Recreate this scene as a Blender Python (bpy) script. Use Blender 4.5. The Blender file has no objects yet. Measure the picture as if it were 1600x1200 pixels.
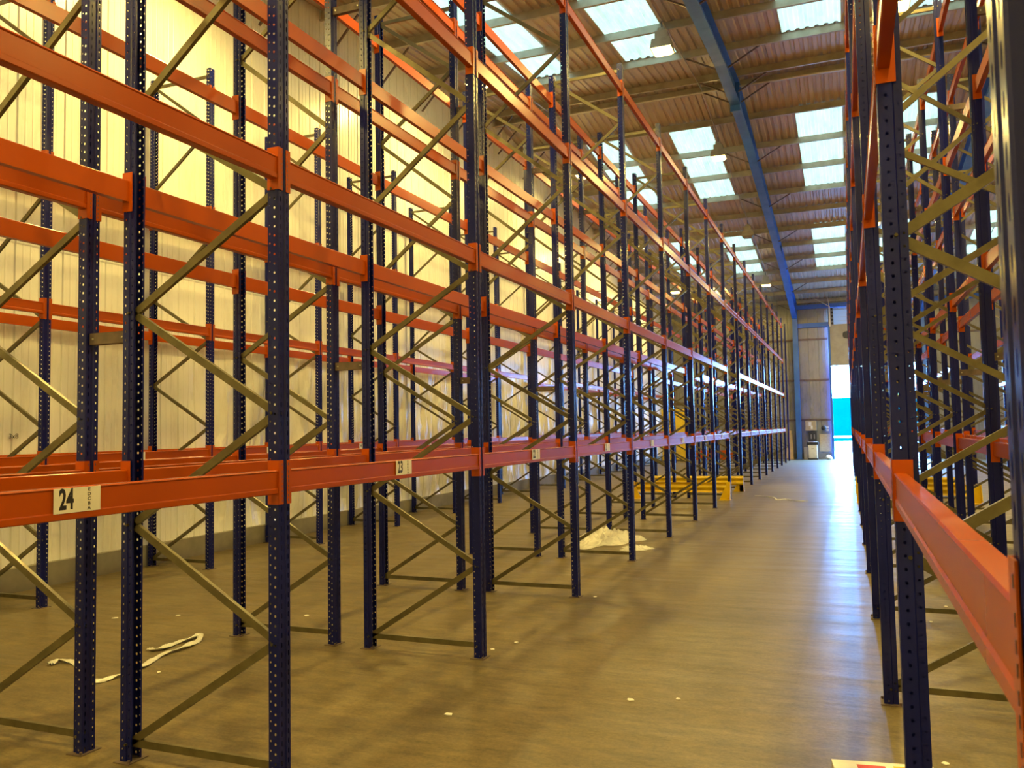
import bpy, bmesh, math, random
from mathutils import Vector, Matrix, noise
random.seed(7)
SC = bpy.context.scene
COL = SC.collection

# ------------------------------------------------------------------ camera
F_PX = 1297.33
R_ = Vector((0.927094, 0.374391, -0.018119)); U_ = Vector((0.037386, -0.044263, 0.99832)); W_ = Vector((-0.37296, 0.926214, 0.055033))
CAM_POS = Vector((0, 0, 1.82))
cam_d = bpy.data.cameras.new('camera')
cam = bpy.data.objects.new('camera', cam_d); COL.objects.link(cam)
cam_d.sensor_fit = 'HORIZONTAL'; cam_d.sensor_width = 36.0
cam_d.lens = 36.0 * F_PX / 1600.0
cam_d.clip_start = 0.05; cam_d.clip_end = 300
m = Matrix((R_, U_, -W_)).transposed().to_4x4(); m.translation = CAM_POS
cam.matrix_world = m
cam_d.dof.use_dof = True; cam_d.dof.focus_distance = 7.0; cam_d.dof.aperture_fstop = 11.0
SC.camera = cam

# ------------------------------------------------------------------ world and exposure
world = bpy.data.worlds.new('daylight'); SC.world = world; world.use_nodes = True
wn = world.node_tree.nodes; wn.clear()
wo = wn.new('ShaderNodeOutputWorld'); wb = wn.new('ShaderNodeBackground')
wb.inputs['Color'].default_value = (0.16, 0.42, 1.0, 1); wb.inputs['Strength'].default_value = 130.0
world.node_tree.links.new(wb.outputs[0], wo.inputs[0])
SC.view_settings.view_transform = 'Standard'; SC.view_settings.look = 'None'
SC.view_settings.gamma = 1.0; SC.view_settings.exposure = 0.0
SC.view_settings.use_curve_mapping = False
SC.cycles.use_denoising = True
SC.cycles.max_bounces = 5; SC.cycles.diffuse_bounces = 3; SC.cycles.glossy_bounces = 3
SC.cycles.transmission_bounces = 3; SC.cycles.transparent_max_bounces = 4
SC.cycles.sample_clamp_indirect = 4.0
SC.cycles.caustics_reflective = False; SC.cycles.caustics_refractive = False
SC.cycles.use_light_tree = True

LAMP_W = 310.0
LAMP_COL = (1.0, 0.715, 0.185)
SKYLIGHT = 2.9

# ------------------------------------------------------------------ layout numbers (metres)
Y0, BAY = 3.582, 2.543
FD = 1.094                      # frame depth
UW, UD = 0.074, 0.095           # upright section
FH = 6.96
LV = [1.570, 3.240, 4.885, 6.600]
BH, BT = 0.125, 0.048           # beam height, thickness
FARY = 46.5; NEARY = -3.0; LX = -9.30; RX = 9.9
RIDGE, ZR, SL = 21.75, 10.725, 0.10
def zp(y): return ZR - SL * abs(y - RIDGE)      # underside of the purlins

# ------------------------------------------------------------------ materials
def mat(name):
    mt = bpy.data.materials.new(name); mt.use_nodes = True
    nt = mt.node_tree; nt.nodes.clear()
    o = nt.nodes.new('ShaderNodeOutputMaterial'); b = nt.nodes.new('ShaderNodeBsdfPrincipled')
    nt.links.new(b.outputs[0], o.inputs[0])
    return mt, nt, b, o
def N(nt, t, **kw):
    n = nt.nodes.new(t)
    for k, v in kw.items(): setattr(n, k, v)
    return n
def noise_tex(nt, coord, scale, detail=4, rough=0.6, stretch=None):
    if stretch:
        mp = N(nt, 'ShaderNodeMapping'); mp.inputs['Scale'].default_value = stretch
        nt.links.new(coord, mp.inputs[0]); coord = mp.outputs[0]
    n = N(nt, 'ShaderNodeTexNoise'); n.inputs['Scale'].default_value = scale
    n.inputs['Detail'].default_value = detail; n.inputs['Roughness'].default_value = rough
    nt.links.new(coord, n.inputs['Vector']); return n.outputs['Fac']
def ramp(nt, fac, stops):
    r = N(nt, 'ShaderNodeValToRGB'); e = r.color_ramp.elements
    while len(e) < len(stops): e.new(0.5)
    for i, (p, c) in enumerate(stops):
        e[i].position = p; e[i].color = (c[0], c[1], c[2], 1) if len(c) == 3 else c
    nt.links.new(fac, r.inputs[0]); return r.outputs[0]
def mixc(nt, fac, a, b, mode='MIX'):
    mx = N(nt, 'ShaderNodeMix', data_type='RGBA', blend_type=mode)
    if isinstance(fac, (int, float)): mx.inputs[0].default_value = fac
    else: nt.links.new(fac, mx.inputs[0])
    for s, v in ((6, a), (7, b)):
        if isinstance(v, tuple): mx.inputs[s].default_value = (v[0], v[1], v[2], 1)
        else: nt.links.new(v, mx.inputs[s])
    return mx.outputs[2]
def simple(name, c1, c2=None, rough=0.5, metal=0.0, scale=6, bump=0.0, spec=0.5, rr=0.08, coords='Object'):
    mt, nt, b, o = mat(name)
    tc = N(nt, 'ShaderNodeTexCoord').outputs[coords]
    f = noise_tex(nt, tc, scale)
    c2 = c2 or tuple(x * 0.8 for x in c1)
    nt.links.new(ramp(nt, f, [(0.35, c1), (0.7, c2)]), b.inputs['Base Color'])
    nt.links.new(ramp(nt, f, [(0.3, (rough - rr,) * 3), (0.7, (rough + rr,) * 3)]), b.inputs['Roughness'])
    b.inputs['Metallic'].default_value = metal
    b.inputs['Specular IOR Level'].default_value = spec
    if bump:
        bp = N(nt, 'ShaderNodeBump'); bp.inputs['Strength'].default_value = bump; bp.inputs['Distance'].default_value = 0.01
        nt.links.new(f, bp.inputs['Height']); nt.links.new(bp.outputs[0], b.inputs['Normal'])
    return mt
def paint(name, c1, c2, chip, rough=0.3, spec=0.5):
    mt, nt, b, o = mat(name); b.inputs['Specular IOR Level'].default_value = spec
    tc = N(nt, 'ShaderNodeTexCoord').outputs['Object']
    f = noise_tex(nt, tc, 3.0, 3)
    base = ramp(nt, f, [(0.3, c1), (0.75, c2)])
    nt.links.new(mixc(nt, 0.15, base, chip), b.inputs['Base Color'])
    b.inputs['Roughness'].default_value = rough
    return mt
M = {}
M['navy'] = paint('navy_paint', (0.004, 0.008, 0.11), (0.006, 0.011, 0.15), (0.008, 0.01, 0.06), 0.26, 0.28)
M['orange'] = paint('orange_paint', (0.43, 0.072, 0.0), (0.40, 0.066, 0.0), (0.36, 0.06, 0.0), 0.27, 0.3)
M['galv'] = simple('galvanised_brace', (0.15, 0.13, 0.068), (0.10, 0.087, 0.045), 0.36, 0.4, 9)
M['plate'] = simple('dull_base_plate', (0.16, 0.11, 0.09), (0.10, 0.08, 0.07), 0.55, 0.3, 12)
M['bolt'] = simple('zinc_bolt', (0.55, 0.52, 0.42), (0.45, 0.42, 0.35), 0.3, 0.9, 20)
M['purlin'] = simple('galvanised_purlin', (0.50, 0.48, 0.42), (0.36, 0.33, 0.28), 0.42, 0.3, 3)
M['rafter'] = simple('blue_steel_paint', (0.04, 0.16, 0.62), (0.03, 0.13, 0.52), 0.45, 0.0, 2)
M['yellow'] = simple('yellow_paint', (0.80, 0.54, 0.0), (0.66, 0.44, 0.0), 0.35, 0.0, 5)
M['white'] = simple('white_enamel', (0.75, 0.74, 0.70), (0.62, 0.60, 0.56), 0.4, 0.0, 6)
M['grey'] = simple('grey_metal', (0.30, 0.30, 0.29), (0.22, 0.22, 0.21), 0.45, 0.2, 4)
M['dark'] = simple('dark_plastic', (0.02, 0.02, 0.025), (0.035, 0.035, 0.04), 0.5, 0.0, 5)
M['label'] = simple('label_card', (0.86, 0.84, 0.74), (0.78, 0.76, 0.66), 0.5, 0.0, 14)
M['ink'] = simple('black_ink', (0.008, 0.008, 0.010), (0.012, 0.012, 0.014), 0.6, 0.0, 5)
M['red_ink'] = simple('red_ink', (0.62, 0.06, 0.04), (0.5, 0.05, 0.03), 0.6, 0.0, 5)
M['yellow_ink'] = simple('yellow_ink', (0.80, 0.55, 0.02), (0.7, 0.48, 0.02), 0.6, 0.0, 5)
M['wood'] = simple('pale_timber', (0.45, 0.33, 0.17), (0.32, 0.22, 0.11), 0.7, 0.0, 3, 0.2)
M['board'] = simple('chipboard', (0.50, 0.40, 0.24), (0.40, 0.31, 0.18), 0.75, 0.0, 18, 0.15)
M['housing'] = simple('lamp_housing_paint', (0.42, 0.40, 0.34), (0.33, 0.31, 0.26), 0.5, 0.1, 6)
M['blue_container'] = simple('bright_blue_curtain', (0.0, 0.026, 0.0235), (0.0, 0.024, 0.022), 0.9, 0.0, 1, 0.0, 0.0)
M['door_leaf'] = simple('grey_door_leaf', (0.36, 0.35, 0.32), (0.28, 0.27, 0.25), 0.5, 0.0, 2)
M['paper'] = simple('scrap_paper', (0.8, 0.78, 0.7), (0.7, 0.68, 0.6), 0.6, 0.0, 9)
M['apron'] = simple('pale_yard_concrete', (0.62, 0.62, 0.60), (0.52, 0.52, 0.50), 0.8, 0.0, 0.6)
M['kerb'] = simple('kerb_concrete', (0.24, 0.22, 0.17), (0.15, 0.135, 0.10), 0.85, 0.0, 1.6, 0.4)

# polythene: thin crumpled sheet
mt, nt, b, o = mat('polythene')
b.inputs['Base Color'].default_value = (0.85, 0.83, 0.74, 1); b.inputs['Roughness'].default_value = 0.25
tr = N(nt, 'ShaderNodeBsdfTransparent'); mx = N(nt, 'ShaderNodeMixShader'); mx.inputs[0].default_value = 0.68
nt.links.new(tr.outputs[0], mx.inputs[1]); nt.links.new(b.outputs[0], mx.inputs[2]); nt.links.new(mx.outputs[0], o.inputs[0])
M['poly'] = mt
# corrugated liner of the roof
mt, nt, b, o = mat('roof_liner')
tc = N(nt, 'ShaderNodeTexCoord').outputs['Object']
f = noise_tex(nt, tc, 0.5, 3); g = noise_tex(nt, tc, 2.0, 5, 0.7, (6, 0.6, 1))
c = ramp(nt, f, [(0.3, (0.55, 0.47, 0.40)), (0.75, (0.46, 0.39, 0.33))])
c = mixc(nt, 0.35, c, ramp(nt, g, [(0.35, (0.42, 0.35, 0.27)), (0.65, (0.66, 0.58, 0.48))]))
nt.links.new(c, b.inputs['Base Color']); b.inputs['Roughness'].default_value = 0.42
M['liner'] = mt
# roof-light sheet: daylight coming through ribbed fibreglass
mt, nt, b, o = mat('roof_light_sheet')
tc = N(nt, 'ShaderNodeTexCoord').outputs['Object']
f = noise_tex(nt, tc, 1.2, 4, 0.65, (5, 1, 1))
em = N(nt, 'ShaderNodeEmission'); em.inputs['Strength'].default_value = SKYLIGHT
nt.links.new(ramp(nt, f, [(0.3, (0.18, 0.31, 0.28)), (0.6, (0.26, 0.42, 0.38)), (0.8, (0.33, 0.50, 0.46))]), em.inputs['Color'])
ad = N(nt, 'ShaderNodeAddShader'); b.inputs['Base Color'].default_value = (0.3, 0.33, 0.32, 1); b.inputs['Roughness'].default_value = 0.4
nt.links.new(b.outputs[0], ad.inputs[0]); nt.links.new(em.outputs[0], ad.inputs[1]); nt.links.new(ad.outputs[0], o.inputs[0])
M['skylight'] = mt
# lit lamp glass
mt, nt, b, o = mat('lit_sodium_glass')
em = N(nt, 'ShaderNodeEmission'); em.inputs['Color'].default_value = (1.0, 0.72, 0.22, 1); em.inputs['Strength'].default_value = 9.0
nt.links.new(em.outputs[0], o.inputs[0]); M['lit'] = mt
M['unlit'] = simple('unlit_lamp_glass', (0.30, 0.29, 0.26), (0.26, 0.25, 0.22), 0.25, 0.0, 6)
# door-head glazing
mt, nt, b, o = mat('blue_glazing')
em = N(nt, 'ShaderNodeEmission'); em.inputs['Strength'].default_value = 0.5
em.inputs['Color'].default_value = (0.22, 0.45, 0.95, 1)
b.inputs['Base Color'].default_value = (0.15, 0.2, 0.3, 1); b.inputs['Roughness'].default_value = 0.2
ad = N(nt, 'ShaderNodeAddShader')
nt.links.new(b.outputs[0], ad.inputs[0]); nt.links.new(em.outputs[0], ad.inputs[1]); nt.links.new(ad.outputs[0], o.inputs[0])
M['glaze'] = mt
# white wall cladding
def cladding(name, ca, cb, stain, up=0.0):
    mt, nt, b, o = mat(name)
    tc = N(nt, 'ShaderNodeTexCoord').outputs['Object']
    f = noise_tex(nt, tc, 0.45, 4); g = noise_tex(nt, tc, 3.0, 6, 0.7, (1, 1, 0.25)); s = noise_tex(nt, tc, 9.0, 4, 0.7, (1, 1, 0.12))
    c = ramp(nt, f, [(0.35, ca), (0.7, cb)])
    c = mixc(nt, ramp(nt, g, [(0.52, (0, 0, 0)), (0.8, (0.55,) * 3)]), c, stain)
    c = mixc(nt, ramp(nt, s, [(0.62, (0, 0, 0)), (0.8, (0.35,) * 3)]), c, stain)
    nt.links.new(c, b.inputs['Base Color'])
    nt.links.new(ramp(nt, g, [(0.3, (0.24,) * 3), (0.7, (0.36,) * 3)]), b.inputs['Roughness'])
    return mt
M['clad'] = cladding('white_cladding', (0.86, 0.86, 0.82), (0.78, 0.78, 0.74), (0.50, 0.48, 0.42))
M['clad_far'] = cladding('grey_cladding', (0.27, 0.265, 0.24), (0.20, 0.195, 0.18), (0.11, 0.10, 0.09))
# concrete floor
mt, nt, b, o = mat('warehouse_concrete')
tc = N(nt, 'ShaderNodeTexCoord').outputs['Object']
sep = N(nt, 'ShaderNodeSeparateXYZ'); nt.links.new(tc, sep.inputs[0])
big = noise_tex(nt, tc, 0.35, 5, 0.6); med = noise_tex(nt, tc, 1.6, 6, 0.65, (0.6, 1.5, 1)); fine = noise_tex(nt, tc, 14.0, 6, 0.75)
smear = noise_tex(nt, tc, 1.2, 6, 0.7, (0.35, 3.2, 1)); lane = noise_tex(nt, tc, 1.4, 3, 0.5, (1.6, 0.10, 1))
c = ramp(nt, big, [(0.3, (0.075, 0.057, 0.024)), (0.7, (0.19, 0.142, 0.058))])
c = mixc(nt, 0.5, c, ramp(nt, med, [(0.3, (0.035, 0.027, 0.013)), (0.7, (0.20, 0.15, 0.066))]))
c = mixc(nt, ramp(nt, smear, [(0.42, (0.55,) * 3), (0.62, (0, 0, 0))]), c, (0.085, 0.072, 0.05))
c = mixc(nt, ramp(nt, lane, [(0.36, (0.4,) * 3), (0.55, (0, 0, 0))]), c, (0.09, 0.078, 0.06))
scr = noise_tex(nt, tc, 3.0, 8, 0.8, (0.5, 4.0, 1)); c = mixc(nt, ramp(nt, scr, [(0.44, (0, 0, 0)), (0.64, (0.5,) * 3)]), c, (0.23, 0.168, 0.072))
grit = noise_tex(nt, tc, 38.0, 5, 0.8); mott = noise_tex(nt, tc, 7.0, 6, 0.8, (0.7, 1.6, 1)); c = mixc(nt, 0.45, c, ramp(nt, mott, [(0.36, (0.042, 0.031, 0.012)), (0.64, (0.28, 0.206, 0.078))]))
c = mixc(nt, 0.30, c, ramp(nt, grit, [(0.38, (0.02, 0.015, 0.006)), (0.62, (0.21, 0.157, 0.066))]))
c = mixc(nt, ramp(nt, fine, [(0.64, (0, 0, 0)), (0.72, (0.5,) * 3)]), c, (0.10, 0.085, 0.06))
def band(axis, centre, half, soft):
    s = N(nt, 'ShaderNodeMath', operation='SUBTRACT'); nt.links.new(sep.outputs[axis], s.inputs[0]); s.inputs[1].default_value = centre
    a = N(nt, 'ShaderNodeMath', operation='ABSOLUTE'); nt.links.new(s.outputs[0], a.inputs[0])
    r = N(nt, 'ShaderNodeMapRange'); r.inputs['From Min'].default_value = half; r.inputs['From Max'].default_value = half + soft
    r.inputs['To Min'].default_value = 1; r.inputs['To Max'].default_value = 0
    nt.links.new(a.outputs[0], r.inputs['Value']); return r.outputs[0]
# saw joints every six metres
md = N(nt, 'ShaderNodeMath', operation='FRACT'); dv = N(nt, 'ShaderNodeMath', operation='DIVIDE'); dv.inputs[1].default_value = 6.0
ad0 = N(nt, 'ShaderNodeMath', operation='ADD'); nt.links.new(sep.outputs[1], ad0.inputs[0]); ad0.inputs[1].default_value = 0.03
wob = N(nt, 'ShaderNodeMath', operation='MULTIPLY_ADD'); nt.links.new(med, wob.inputs[0]); wob.inputs[1].default_value = 0.05; nt.links.new(ad0.outputs[0], wob.inputs[2])
nt.links.new(wob.outputs[0], dv.inputs[0]); nt.links.new(dv.outputs[0], md.inputs[0])
jl = N(nt, 'ShaderNodeMath', operation='LESS_THAN'); nt.links.new(md.outputs[0], jl.inputs[0]); jl.inputs[1].default_value = 0.0022
jm = N(nt, 'ShaderNodeMath', operation='MULTIPLY'); nt.links.new(jl.outputs[0], jm.inputs[0]); jm.inputs[1].default_value = 0.6
c = mixc(nt, jm.outputs[0], c, (0.06, 0.05, 0.035))
nt.links.new(c, b.inputs['Base Color'])
# polished strip worn by truck tyres
pol = band(0, -0.16, 0.19, 0.05)
rgh = N(nt, 'ShaderNodeMapRange'); nt.links.new(smear, rgh.inputs['Value'])
rgh.inputs['From Min'].default_value = 0.3; rgh.inputs['From Max'].default_value = 0.7
rgh.inputs['To Min'].default_value = 0.33; rgh.inputs['To Max'].default_value = 0.52
pr = N(nt, 'ShaderNodeMath', operation='MULTIPLY_ADD'); nt.links.new(pol, pr.inputs[0]); pr.inputs[1].default_value = -0.07; nt.links.new(rgh.outputs[0], pr.inputs[2])
nt.links.new(pr.outputs[0], b.inputs['Roughness'])
bp = N(nt, 'ShaderNodeBump'); bp.inputs['Strength'].default_value = 0.35; bp.inputs['Distance'].default_value = 0.006
nt.links.new(mott, bp.inputs['Height']); nt.links.new(bp.outputs[0], b.inputs['Normal'])
b.inputs['Specular IOR Level'].default_value = 0.38
M['floor'] = mt

# ------------------------------------------------------------------ mesh helpers
class MB:
    def __init__(s): s.v = []; s.f = []
    def box(s, x0, x1, y0, y1, z0, z1):
        n = len(s.v)
        s.v += [(x0, y0, z0), (x1, y0, z0), (x1, y1, z0), (x0, y1, z0), (x0, y0, z1), (x1, y0, z1), (x1, y1, z1), (x0, y1, z1)]
        s.f += [tuple(n + i for i in q) for q in ((0, 3, 2, 1), (4, 5, 6, 7), (0, 1, 5, 4), (1, 2, 6, 5), (2, 3, 7, 6), (3, 0, 4, 7))]
        return s
    def prism(s, pts, a, b_, axis):
        """extrude a closed outline (2D) from a to b_ along the axis"""
        n = len(s.v); k = len(pts)
        for t in (a, b_):
            for p in pts:
                s.v.append((t, p[0], p[1]) if axis == 0 else ((p[0], t, p[1]) if axis == 1 else (p[0], p[1], t)))
        for i in range(k): s.f.append((n + i, n + (i + 1) % k, n + k + (i + 1) % k, n + k + i))
        s.f.append(tuple(n + i for i in range(k))[::-1]); s.f.append(tuple(n + k + i for i in range(k)))
        return s
    def sheet(s, pts, a, b_, axis):
        n = len(s.v); k = len(pts)
        for t in (a, b_):
            for p in pts:
                s.v.append((t, p[0], p[1]) if axis == 0 else ((p[0], t, p[1]) if axis == 1 else (p[0], p[1], t)))
        for i in range(k - 1): s.f.append((n + i, n + i + 1, n + k + i + 1, n + k + i))
        return s
    def bar(s, p, q, w, h, up=(0, 0, 1)):
        p = Vector(p); q = Vector(q); d = (q - p).normalized(); u = Vector(up)
        a = d.cross(u); a = a.normalized() if a.length > 1e-4 else Vector((1, 0, 0)); c = a.cross(d).normalized()
        n = len(s.v)
        for e in (p, q):
            for i, j in ((-1, -1), (1, -1), (1, 1), (-1, 1)): s.v.append(tuple(e + a * i * w / 2 + c * j * h / 2))
        s.f += [tuple(n + i for i in q_) for q_ in ((0, 1, 5, 4), (1, 2, 6, 5), (2, 3, 7, 6), (3, 0, 4, 7), (3, 2, 1, 0), (4, 5, 6, 7))]
        return s
    def tube(s, p, q, r, k=8, r2=None):
        p = Vector(p); q = Vector(q); d = (q - p).normalized()
        a = d.orthogonal().normalized(); c = d.cross(a); n = len(s.v); r2 = r if r2 is None else r2
        for e, rr in ((p, r), (q, r2)):
            for i in range(k):
                t = 2 * math.pi * i / k; s.v.append(tuple(e + (a * math.cos(t) + c * math.sin(t)) * rr))
        for i in range(k): s.f.append((n + i, n + (i + 1) % k, n + k + (i + 1) % k, n + k + i))
        s.f.append(tuple(n + i for i in range(k))[::-1]); s.f.append(tuple(n + k + i for i in range(k)))
        return s
    def holed(s, p, q, z0, z1, pitch, rw, rh, off=0.0, skip=None, c=0.5):
        """a strip of plate from plan point p to q with a column of hexagonal/rect holes cut right through"""
        p = Vector((p[0], p[1], 0)); q = Vector((q[0], q[1], 0)); L = (q - p).length; d = (q - p) / L
        cx = L * c; z = z0
        def P(u, zz):
            w = p + d * u; s.v.append((w.x, w.y, zz)); return len(s.v) - 1
        while z < z1 - 1e-6:
            zt = min(z + pitch, z1); zc = z + pitch / 2 + off
            if zt - z < pitch - 1e-6 or (skip and skip(zc)):
                a = [P(0, z), P(L, z), P(L, zt), P(0, zt)]; s.f.append(tuple(a)); z = zt; continue
            o_ = [P(0, z), P(L, z), P(L, zc), P(L, zt), P(0, zt), P(0, zc)]
            ch = rh * 0.55
            h = [P(cx - rw * .5, zc - rh), P(cx + rw * .5, zc - rh), P(cx + rw, zc - rh + ch), P(cx + rw, zc + rh - ch), P(cx + rw * .5, zc + rh), P(cx - rw * .5, zc + rh), P(cx - rw, zc + rh - ch), P(cx - rw, zc - rh + ch)]
            s.f += [(o_[0], o_[1], h[1], h[0]), (o_[1], o_[2], h[2], h[1]), (o_[2], h[3], h[2]), (o_[2], o_[3], h[4], h[3]),
                    (o_[3], o_[4], h[5], h[4]), (o_[4], o_[5], h[6], h[5]), (o_[5], h[7], h[6]), (o_[5], o_[0], h[0], h[7])]
            z = zt
        return s
    def mesh(s, name, material):
        me = bpy.data.meshes.new(name); me.from_pydata(s.v, [], s.f); me.materials.append(M[material]); me.update()
        return me
    def obj(s, name, material, parent=None):
        return link(name, s.mesh(name, material), parent)
def link(name, me, parent=None):
    o = bpy.data.objects.new(name, me); COL.objects.link(o)
    if parent is not None: o.parent = parent
    return o
def empty(name, loc=(0, 0, 0), rz=0):
    o = bpy.data.objects.new(name, None); COL.objects.link(o); o.location = loc; o.rotation_euler = (0, 0, rz); o.empty_display_size = 0.1
    return o
def tag(o, label, cat, group=None):
    o['label'] = label; o['category'] = cat
    if group: o['group'] = group
    if 'kind' not in o: o['kind'] = 'thing'
    return o
def struct(o):
    o['kind'] = 'structure'; return o
def copy_tree(o, parent=None):
    c = o.copy(); COL.objects.link(c); c.parent = parent
    for ch in o.children:
        if ch.type != 'LIGHT': copy_tree(ch, c)
    return c
def bevel(o, w=0.004, seg=2):
    md_ = o.modifiers.new('bevel', 'BEVEL'); md_.width = w; md_.segments = seg; md_.limit_method = 'ANGLE'; return o
def text_mesh(txt, size, name, material, sx=1.0, bold=0.0, depth=0.0006, align='CENTER'):
    cu = bpy.data.curves.new(name, 'FONT'); cu.body = txt; cu.size = size; cu.offset = bold; cu.extrude = depth
    cu.align_x = align; cu.align_y = 'CENTER'; cu.resolution_u = 3
    ob = bpy.data.objects.new(name, cu); COL.objects.link(ob)
    dg = bpy.context.evaluated_depsgraph_get()
    me = bpy.data.meshes.new_from_object(ob.evaluated_get(dg)); me.name = name
    bpy.data.objects.remove(ob); bpy.data.curves.remove(cu)
    me.transform(Matrix.Diagonal((sx, 1, 1, 1)))
    me.materials.clear(); me.materials.append(M[material]); return me
def join_meshes(lst, name, material):
    bm = bmesh.new()
    for me, mw in lst:
        t = me.copy(); t.transform(mw); bm.from_mesh(t); bpy.data.meshes.remove(t)
    me = bpy.data.meshes.new(name); bm.to_mesh(me); bm.free(); me.materials.clear(); me.materials.append(M[material])
    for p_ in me.polygons: p_.material_index = 0
    return me
def project(P):
    d = Vector(P) - CAM_POS; z = d.dot(W_)
    if z < 0.1: return None
    return 800 + F_PX * d.dot(R_) / z, 600 - F_PX * d.dot(U_) / z, z

# ------------------------------------------------------------------ floor and yard
f_ = MB().box(LX - 0.3, RX + 0.3, NEARY, FARY + 0.1, -0.25, 0.0).obj('floor', 'floor'); struct(f_)
y_ = MB().box(-40, 60, FARY + 0.1, 120, -0.26, -0.01).obj('yard_ground', 'apron'); struct(y_)

# ------------------------------------------------------------------ walls
def ribbed(u0, u1, pitch, minor=True):
    """(u, depth) profile of a ribbed liner sheet, depth 0 at the face, negative into the wall"""
    pts = []; u = u0
    while u < u1:
        seq = [(0, 0), (0.010, -0.018), (0.022, -0.018), (0.034, 0)]
        if minor: seq += [(pitch * .36, 0), (pitch * .38, 0.004), (pitch * .42, 0.004), (pitch * .44, 0), (pitch * .66, 0), (pitch * .68, 0.004), (pitch * .72, 0.004), (pitch * .74, 0)]
        for a, d in seq:
            if u + a < u1: pts.append((u + a, d))
        u += pitch
    pts.append((u1, 0)); return pts
def wall_grid(name, prof, zs, place, material, dent=None):
    v = []; f = []; k = len(prof)
    for iz, z in enumerate(zs):
        for (u, d) in prof:
            dd = d
            if dent: dd += dent(u, z)
            v.append(place(u, dd, z))
    for j in range(len(zs) - 1):
        for i in range(k - 1):
            a = j * k + i; f.append((a, a + 1, a + k + 1, a + k))
    me = bpy.data.meshes.new(name); me.from_pydata(v, [], f); me.materials.append(M[material]); me.update()
    return me
def dent_left(u, z):
    w = max(0.0, min(1.0, (3.6 - z) / 1.2)) * max(0.0, min(1.0, (u - 9.0) / 3.0)) * max(0.0, min(1.0, (z - 0.15) / 0.4))
    n1 = noise.noise(Vector((u * 3.4 + 0.6 * math.sin(z * 1.3), z * 0.55, 3.1))); n2 = noise.noise(Vector((u * 8.0 + 0.8 * math.sin(z * 2.1), z * 1.1, 9.0)))
    w2 = max(0.0, min(1.0, (3.4 - z) / 1.0)) * 0.22
    lap = 0.006 if z > 4.2 else 0.0
    return (0.10 * n1 + 0.045 * n2) * max(w, w2) * 1.2 + lap
zs = [0.28 + 0.12 * i for i in range(32)] + [4.10, 4.19, 4.21, 4.6, 5.5, 6.5, 7.5, 8.5, 9.5, 11.0]
zs = sorted(z for z in zs)
struct(MB().box(LX - .12, LX - .03, FARY - .3, FARY + .1, 0, 9).obj('trim_8', 'grey'))
wl = link('wall_left', wall_grid('wall_left', ribbed(NEARY, FARY, 0.333), zs, lambda u, d, z: (LX + d, u, z), 'clad', dent_left)); struct(wl)
kb = MB().box(LX - 0.25, LX + 0.09, NEARY, FARY, 0, 0.285).obj('baseboard_left', 'kerb'); struct(kb)
bk = MB().box(LX - 0.30, LX - 0.12, NEARY, FARY, 0, 11.2).obj('trim_1', 'grey'); struct(bk)
wr = link('wall_right', wall_grid('wall_right', ribbed(NEARY, FARY, 0.333), [0, 2, 4, 6, 8, 11], lambda u, d, z: (RX - d, u, z), 'clad')); struct(wr)
nb = MB().box(LX - 0.3, RX + 0.3, NEARY - 0.2, NEARY, 0, 9.5).obj('wall_near', 'clad'); struct(nb)
rb = MB().box(RX + 0.12, RX + 0.3, NEARY, FARY, 0, 11.2).obj('trim_2', 'grey'); struct(rb)
DX0, DX1, DZ = -0.70, 3.52, 4.86         # roller door opening
prof = ribbed(LX, RX, 0.5, True)
pl_ = [p for p in prof if p[0] <= DX0 - 0.02] + [(DX0 - 0.02, 0)]
pr_ = [(DX1, 0)] + [p for p in prof if p[0] > DX1]
pm_ = [(DX0 - 0.02, 0)] + [p for p in prof if DX0 - 0.02 < p[0] < DX1] + [(DX1, 0)]
me = join_meshes([(wall_grid('a', pl_, [0, 2, 4, 6, 8.6], lambda u, d, z: (u, FARY - d, z), 'clad_far'), Matrix()),
                  (wall_grid('b', pr_, [0, 2, 4, 6, 8.6], lambda u, d, z: (u, FARY - d, z), 'clad_far'), Matrix()),
                  (wall_grid('c', pm_, [7.75, 8.6], lambda u, d, z: (u, FARY - d, z), 'clad_far'), Matrix())], 'wall_far', 'clad_far')
struct(link('wall_far', me))
sb = MB(); sb.box(LX - .3, DX0 - 0.05, FARY + 0.08, FARY + 0.2, 0, 8.6); sb.box(DX1 + 0.05, RX + .3, FARY + 0.08, FARY + 0.2, 0, 8.6); sb.box(DX0 - 0.05, DX1 + 0.05, FARY + 0.08, FARY + 0.2, 7.75, 8.6)
struct(sb.obj('trim_3', 'grey'))
# sheeting rails on the far wall and low plinth
rl = MB()
for z in (2.05, 4.15, 6.3):
    rl.box(LX, DX0 - 0.1, FARY - 0.05, FARY - 0.005, z - 0.05, z + 0.05); rl.box(DX1 + 0.1, RX, FARY - 0.05, FARY - 0.005, z - 0.05, z + 0.05)
struct(rl.obj('trim_4', 'plate'))
struct(MB().box(LX, DX0 - 0.1, FARY - 0.10, FARY - 0.005, 0, 0.3).obj('baseboard_far', 'kerb'))
# blue eaves beams
eb = MB()
for z in (8.02, 7.04):
    eb.box(-2.27, DX0 - 0.05 if z < 7.5 else RX, FARY - 0.22, FARY - 0.055, z - 0.11, z + 0.11)
struct(eb.obj('trim_5', 'rafter'))

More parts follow.
